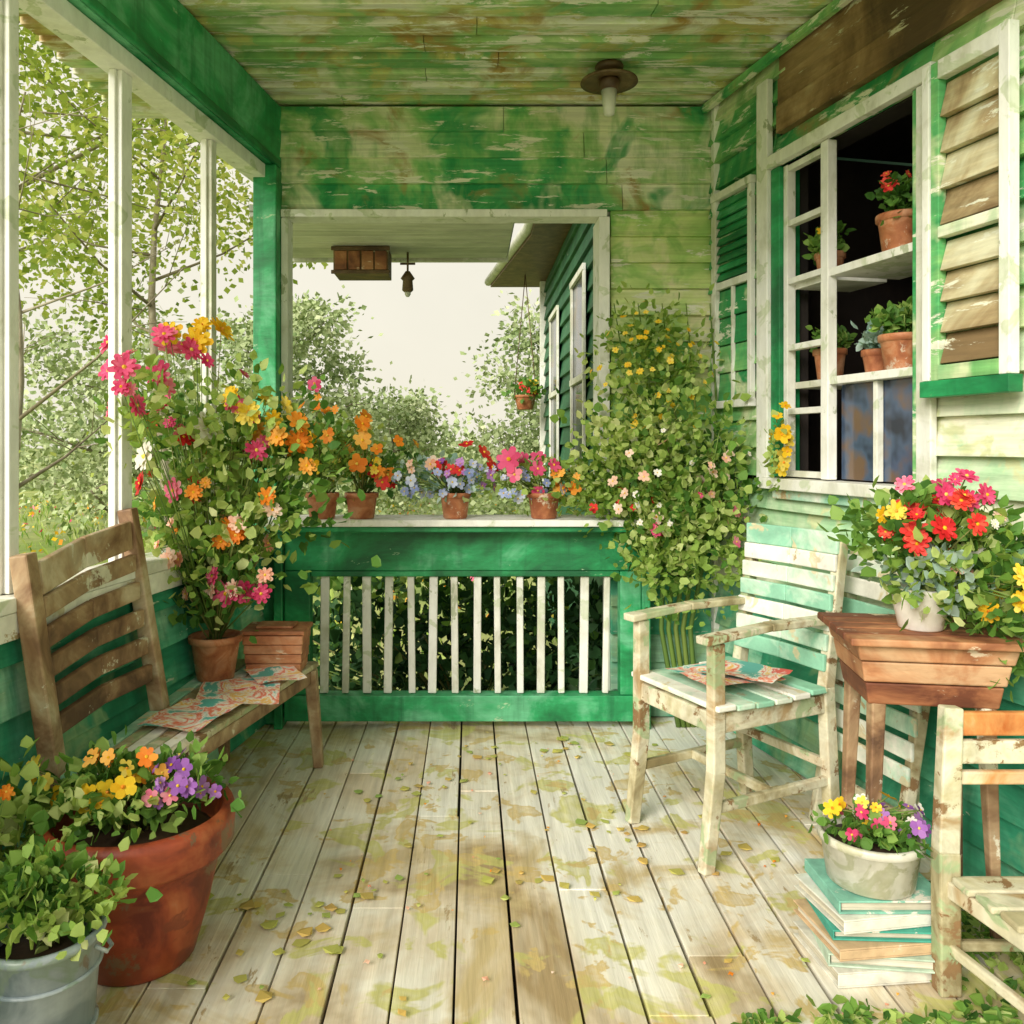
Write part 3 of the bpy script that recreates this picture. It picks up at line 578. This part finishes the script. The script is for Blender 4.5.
# ---- fallen leaves / ivy
mb=MB()
def flat(P_,size,mat):
    for p in P_:
        t=random.uniform(0,6.28); d=np.array([math.cos(t),math.sin(t),0.]); s_=np.array([-d[1],d[0],0]); l=size*random.uniform(.3,1.4); w=l*random.uniform(.3,.5)
        z=np.array([0,0,random.uniform(.0,.006)])
        vs=[p,p+d*l*.35+s_*w+z,p+d*l*.75+s_*w*.6,p+d*l+z,p+d*l*.75-s_*w*.6,p+d*l*.35-s_*w+z]; mb.add(vs,[(0,1,2,3,4,5)],mat)
def sc(n,x0,x1,y0,y1): return np.stack([rng.uniform(x0,x1,n),rng.uniform(y0,y1,n),rng.uniform(.003,.006,n)],1)
for k in range(16):
    x_,y_=rng.uniform(-.6,1.0),rng.uniform(1.65,3.3); n=int(rng.uniform(4,13)); flat(np.stack([rng.normal(x_,.08,n),rng.normal(y_,.06,n),rng.uniform(.003,.006,n)],1),.036,'l_fall')
flat(sc(50,-.7,1.05,1.65,3.4),.024,'l_fall'); flat(sc(22,-.5,1.0,1.65,3.3),.014,'f_orange'); flat(sc(22,-.5,1.0,1.65,3.3),.014,'f_peach')
mb.obj('fallen_leaves')
mb=MB()
for cx_,cy_,s_ in ((.58,1.66,.03),(.76,1.67,.05),(.90,1.64,.05),(1.04,1.66,.06),(1.18,1.75,.07),(1.21,1.9,.09),(1.24,1.98,.1),(1.2,2.1,.08)):
    m_=int(110*s_/.1); P_=np.stack([rng.normal(cx_,s_*1.0,m_),rng.normal(cy_,s_*.5,m_),rng.uniform(.002,.012,m_)],1); D_=rng.normal(size=(m_,3)); D_[:,2]=abs(D_[:,2])*.3
    mb.leaves(P_,D_,.028,'l_light'); mb.leaves(P_[::2]+.01,D_[::2],.028,'l_mid')
mb.obj('ground_ivy')
# ------------------------------------------------------------------ outside
mb=MB(); S_=400; mb.add([(-S_,-S_,-.4),(S_,-S_,-.4),(S_,S_,-.4),(-S_,S_,-.4)],[(0,1,2,3)],'m_grass',.5); mb.obj('ground')
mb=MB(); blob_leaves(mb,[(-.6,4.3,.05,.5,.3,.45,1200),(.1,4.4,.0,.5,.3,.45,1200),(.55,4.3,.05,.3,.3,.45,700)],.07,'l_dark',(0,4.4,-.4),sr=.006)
blob_leaves(mb,[(-.5,4.3,.35,.5,.3,.3,400),(.2,4.4,.25,.5,.3,.3,400)],.06,'l_mid',None,stem=False)
mb.obj('garden_bush')
def tree(name,base,h,cr,n,seed,ls,mat,crown0=.35,trunk=.12,limbs=12,fill=1.):
    random.seed(seed); mb=MB(); b=Vector(base)
    lean=Vector((random.uniform(-.08,.08),random.uniform(-.08,.08),0))*h
    pts=[b+lean*(t**1.5)+Vector((math.sin(t*6+seed)*.03*h*t,math.cos(t*5+seed)*.03*h*t,h*.92*t)) for t in [i/8 for i in range(9)]]
    mb.tube(pts,[trunk*(1-.88*i/8)*(1.35 if i==0 else 1) for i in range(9)],'m_bark',8)
    ends=[]
    for k in range(limbs):
        t=crown0*.8+(1-crown0*.8)*k/limbs; i=min(7,int(t*8)); p=pts[i].lerp(pts[i+1],t*8-i)
        a=k*2.4+seed; L_=cr*(1.05-.55*abs(t-.55))*random.uniform(.7,1.1)
        d=Vector((math.cos(a),math.sin(a),random.uniform(.2,.7))); e=p+d*L_; mid=p.lerp(e,.5)+Vector((0,0,-.05*L_))
        r0=trunk*(1-.85*t)*.55; mb.tube([p,mid,e],[r0,r0*.6,r0*.2],'m_bark',5); ends+= [e,mid.lerp(e,.5),mid]
        for q in range(4):
            s_=mid.lerp(e,random.random()); d2=Vector((random.uniform(-1,1),random.uniform(-1,1),random.uniform(-.2,.9))).normalized()*L_*.5
            mb.tube([s_,s_+d2*.5+Vector((0,0,.02)),s_+d2],[r0*.3,r0*.2,r0*.08],'m_bark',4); ends.append(s_+d2)
    per=max(6,n//len(ends))
    for e in ends:
        if random.random()>fill: continue
        m_=int(per*random.uniform(.5,1.5)); sg=cr*.17*random.uniform(.7,1.3)
        off=rng.normal(size=(m_,3))*np.array([sg,sg,sg*.7]); D_=rng.normal(size=(m_,3))*.6+off/sg+np.array([0,0,-.2])
        mb.leaves(np.array(e)+off,D_,ls,mat,False,rb=random.uniform(.15,.85))
    return mb.obj(name)
tree('garden_tree',(-5.6,9.5,-.4),8.2,3.0,15000,3,.10,'l_tree',.48,.12,14,.92)
tree('garden_tree',(-3.35,6.0,-.4),4.4,1.4,420,5,.06,'l_tree',.3,.045,12,.25)
tree('garden_tree',(-3.4,9.5,-.4),7.0,1.8,7000,21,.09,'l_tree',.55,.07,12,.9)
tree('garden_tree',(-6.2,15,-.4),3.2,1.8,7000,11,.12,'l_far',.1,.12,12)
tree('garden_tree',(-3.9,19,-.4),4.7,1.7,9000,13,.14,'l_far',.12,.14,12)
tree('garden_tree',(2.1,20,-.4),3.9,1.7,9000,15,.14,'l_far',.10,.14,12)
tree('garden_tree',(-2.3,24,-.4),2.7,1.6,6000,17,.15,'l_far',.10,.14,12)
random.seed(5)
mb=MB()
for k in range(46):
    x_=-34+k*1.15+random.uniform(-.5,.5); y_=random.uniform(27,34); hh=random.uniform(1.0,2.0)+(1.6 if x_<-9 else 0)
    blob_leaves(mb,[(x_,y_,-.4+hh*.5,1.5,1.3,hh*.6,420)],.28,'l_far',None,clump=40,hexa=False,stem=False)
mb.obj('distant_trees')
mb=MB()
for k in range(20):
    x_=-5+k*.42+random.uniform(-.2,.2); y_=random.uniform(13,17); hh=random.uniform(.7,1.25)
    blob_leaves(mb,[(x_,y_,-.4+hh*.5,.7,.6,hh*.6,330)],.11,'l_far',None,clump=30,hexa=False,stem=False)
mb.obj('shrub_border')
mb=MB()
n=5000; X_=rng.uniform(-13,2,n); Y_=rng.uniform(5,24,n); P_=np.stack([X_,Y_,np.full(n,-.4)],1); D_=rng.normal(size=(n,3))*.35+np.array([0,0,1.]); mb.leaves(P_,D_,.20,'l_light',False,.10)
for m_ in ('f_pink','f_orange','f_yellow','f_white'):
    n=260; P_=np.stack([rng.uniform(-12,1,n),rng.uniform(6,20,n),rng.uniform(-.25,-.1,n)],1); mb.leaves(P_,rng.normal(size=(n,3)),.07,m_,False,.6)
mb.obj('wildflower_meadow')
# porch roof beyond the opening
mb=MB(); y=3.75
while y<4.55:
    mb.box(-.985,.20,y,y+.113,2.18,2.20,'m_soffit'); y+=.12
mb.box(-.985,.21,4.60,4.63,2.165,2.26,'m_white'); mb.box(-.985,.21,3.74,4.60,2.203,2.23,'m_soffit')
mb.obj('porch_roof',.002)
mb=MB(); mb.box(-.70,-.42,4.30,4.5,2.04,2.176,'m_brownboard'); mb.box(-.71,-.41,4.288,4.298,2.035,2.055,'m_rust'); mb.box(-.71,-.41,4.288,4.298,2.155,2.176,'m_rust')
for k in range(4): mb.box(-.69+k*.068,-.63+k*.068,4.290,4.297,2.057,2.153,'m_tabletop')
mb.obj('wooden_box',.003)
mb=MB(); c=(-.33,4.45)
mb.tube([(c[0],c[1],2.18),(c[0],c[1],2.08)],[.006,.006],'m_rust'); mb.lathe((c[0],c[1],1.97),[(.02,0),(.030,.01),(.026,.06),(.038,.072),(.012,.11)],'m_rust',16); mb.tube([(c[0]-.04,c[1],2.12),(c[0]+.04,c[1],2.12)],[.006,.006],'m_rust')
mb.lathe((c[0],c[1],1.945),[(.008,0),(.016,.012),(.016,.03)],'m_bulb',12)
mb.obj('hanging_lantern')
# neighbouring house wing
hw=empty('house_wing')
def Hw(y,z,o): return (.72-o,y,z)
mb=MB(); claps(mb,Hw,3.8,7.9,-.4,2.80,.13,'m_darkgreen',2.); mb.box(.735,3.5,3.75,7.88,-.4,2.80,'m_darkgreen')
mb.box(.66,.72,7.9,7.96,-.4,2.75,'m_white'); mb.obj('walls',.003,hw)
mb=MB()
for a,b in ((5.0,5.6),(6.5,7.1)):
    mb.hull(Hw,a,b,.9,2.2,.029,.033,'m_glass')
    for u in (a,b): mb.hull(Hw,u-.025,u+.025,.9,2.2,.034,.05,'m_white')
    for z in (.87,1.55,2.2): mb.hull(Hw,a-.026,b+.026,z,z+.04,.034,.055,'m_white')
mb.obj('windows',.003,hw)
mb=MB()
vs=[(.20,8.2,2.70),(.45,6.2,2.70),(.45,3.85,2.70),(3.6,3.85,2.70),(3.6,8.2,2.70),(.20,8.2,2.82),(.45,6.2,2.82),(.45,3.85,2.82),(3.6,3.85,4.3),(3.6,8.2,4.3)]
mb.add(vs,[(4,3,2,1,0),(5,6,7,8,9),(0,1,6,5),(1,2,7,6),(2,3,8,7),(3,4,9,8),(4,0,5,9)],'m_rust')
mb.tube([(.18,8.25,2.76),(.43,6.2,2.76),(.43,3.85,2.76)],[.04,.04,.04],'m_soffit',8)
mb.obj('roof',.0,hw)
mb=MB(); c=(.50,7.6,1.48)
for dx in (-.1,.1): mb.tube([(c[0]+dx,c[1],c[2]+.12),(c[0],c[1],2.70)],[.004,.004],'m_rust',4)
pot(mb,c,.10,.13,'m_terra_s'); blob_leaves(mb,[(c[0],c[1],c[2]+.18,.14,.12,.08,220)],.05,'l_mid',(c[0],c[1],c[2]+.12)); blob_flowers(mb,[(c[0],c[1],c[2]+.2,.13,.12,.08,9,'f_red',.03),(c[0],c[1],c[2]+.2,.13,.12,.08,6,'f_yellow',.03)])
mb.obj('hanging_basket')
# ------------------------------------------------------------------ light, sky, camera
w=bpy.data.worlds.new('World'); scene.world=w; w.use_nodes=True; nt=w.node_tree; N=nt.nodes; L=nt.links
bg=N['Background']; sky=N.new('ShaderNodeTexSky'); sky.sky_type='NISHITA'; sky.sun_disc=False
el=math.radians(28); dirv=Vector((-.56,-.83,0)).normalized()
sky.sun_elevation=el; sky.sun_rotation=math.atan2(dirv.x,dirv.y)%(2*math.pi); sky.dust_density=6.; sky.air_density=1.; sky.ozone_density=.6
# thin bright overcast veiling the sky
tc=N.new('ShaderNodeTexCoord'); cl=_noise(N,L,tc.outputs['Generated'],2.2,6,.55,.4)
vm=N.new('ShaderNodeMapRange'); L.new(cl,vm.inputs[0]); vm.inputs[1].default_value=.3; vm.inputs[2].default_value=.7; vm.inputs[3].default_value=0; vm.inputs[4].default_value=1
mixc=_mix(N,L,'MIX',vm.outputs[0],(6.2,5.9,4.9),(7.2,6.8,5.7))
L.new(_mix(N,L,'MIX',.92,sky.outputs[0],mixc),bg.inputs[0]); bg.inputs[1].default_value=.15
sl=bpy.data.lights.new('sun','SUN'); sl.energy=4.6; sl.angle=math.radians(32); sl.color=(1,.95,.86)
so=bpy.data.objects.new('sun',sl); scene.collection.objects.link(so)
sd=Vector((dirv.x*math.cos(el),dirv.y*math.cos(el),math.sin(el))); so.rotation_euler=(-sd).to_track_quat('-Z','Y').to_euler()
cam=bpy.data.cameras.new('camera'); co=bpy.data.objects.new('camera',cam); scene.collection.objects.link(co)
co.location=(0,0,1.16); co.rotation_euler=(math.radians(90),0,0); cam.sensor_width=36; cam.lens=36*840/1024
cam.shift_x=42/1024; cam.shift_y=-67/1024; cam.clip_start=.05; cam.clip_end=1500
scene.camera=co
scene.view_settings.view_transform='Standard'; scene.view_settings.look='None'; scene.view_settings.exposure=0
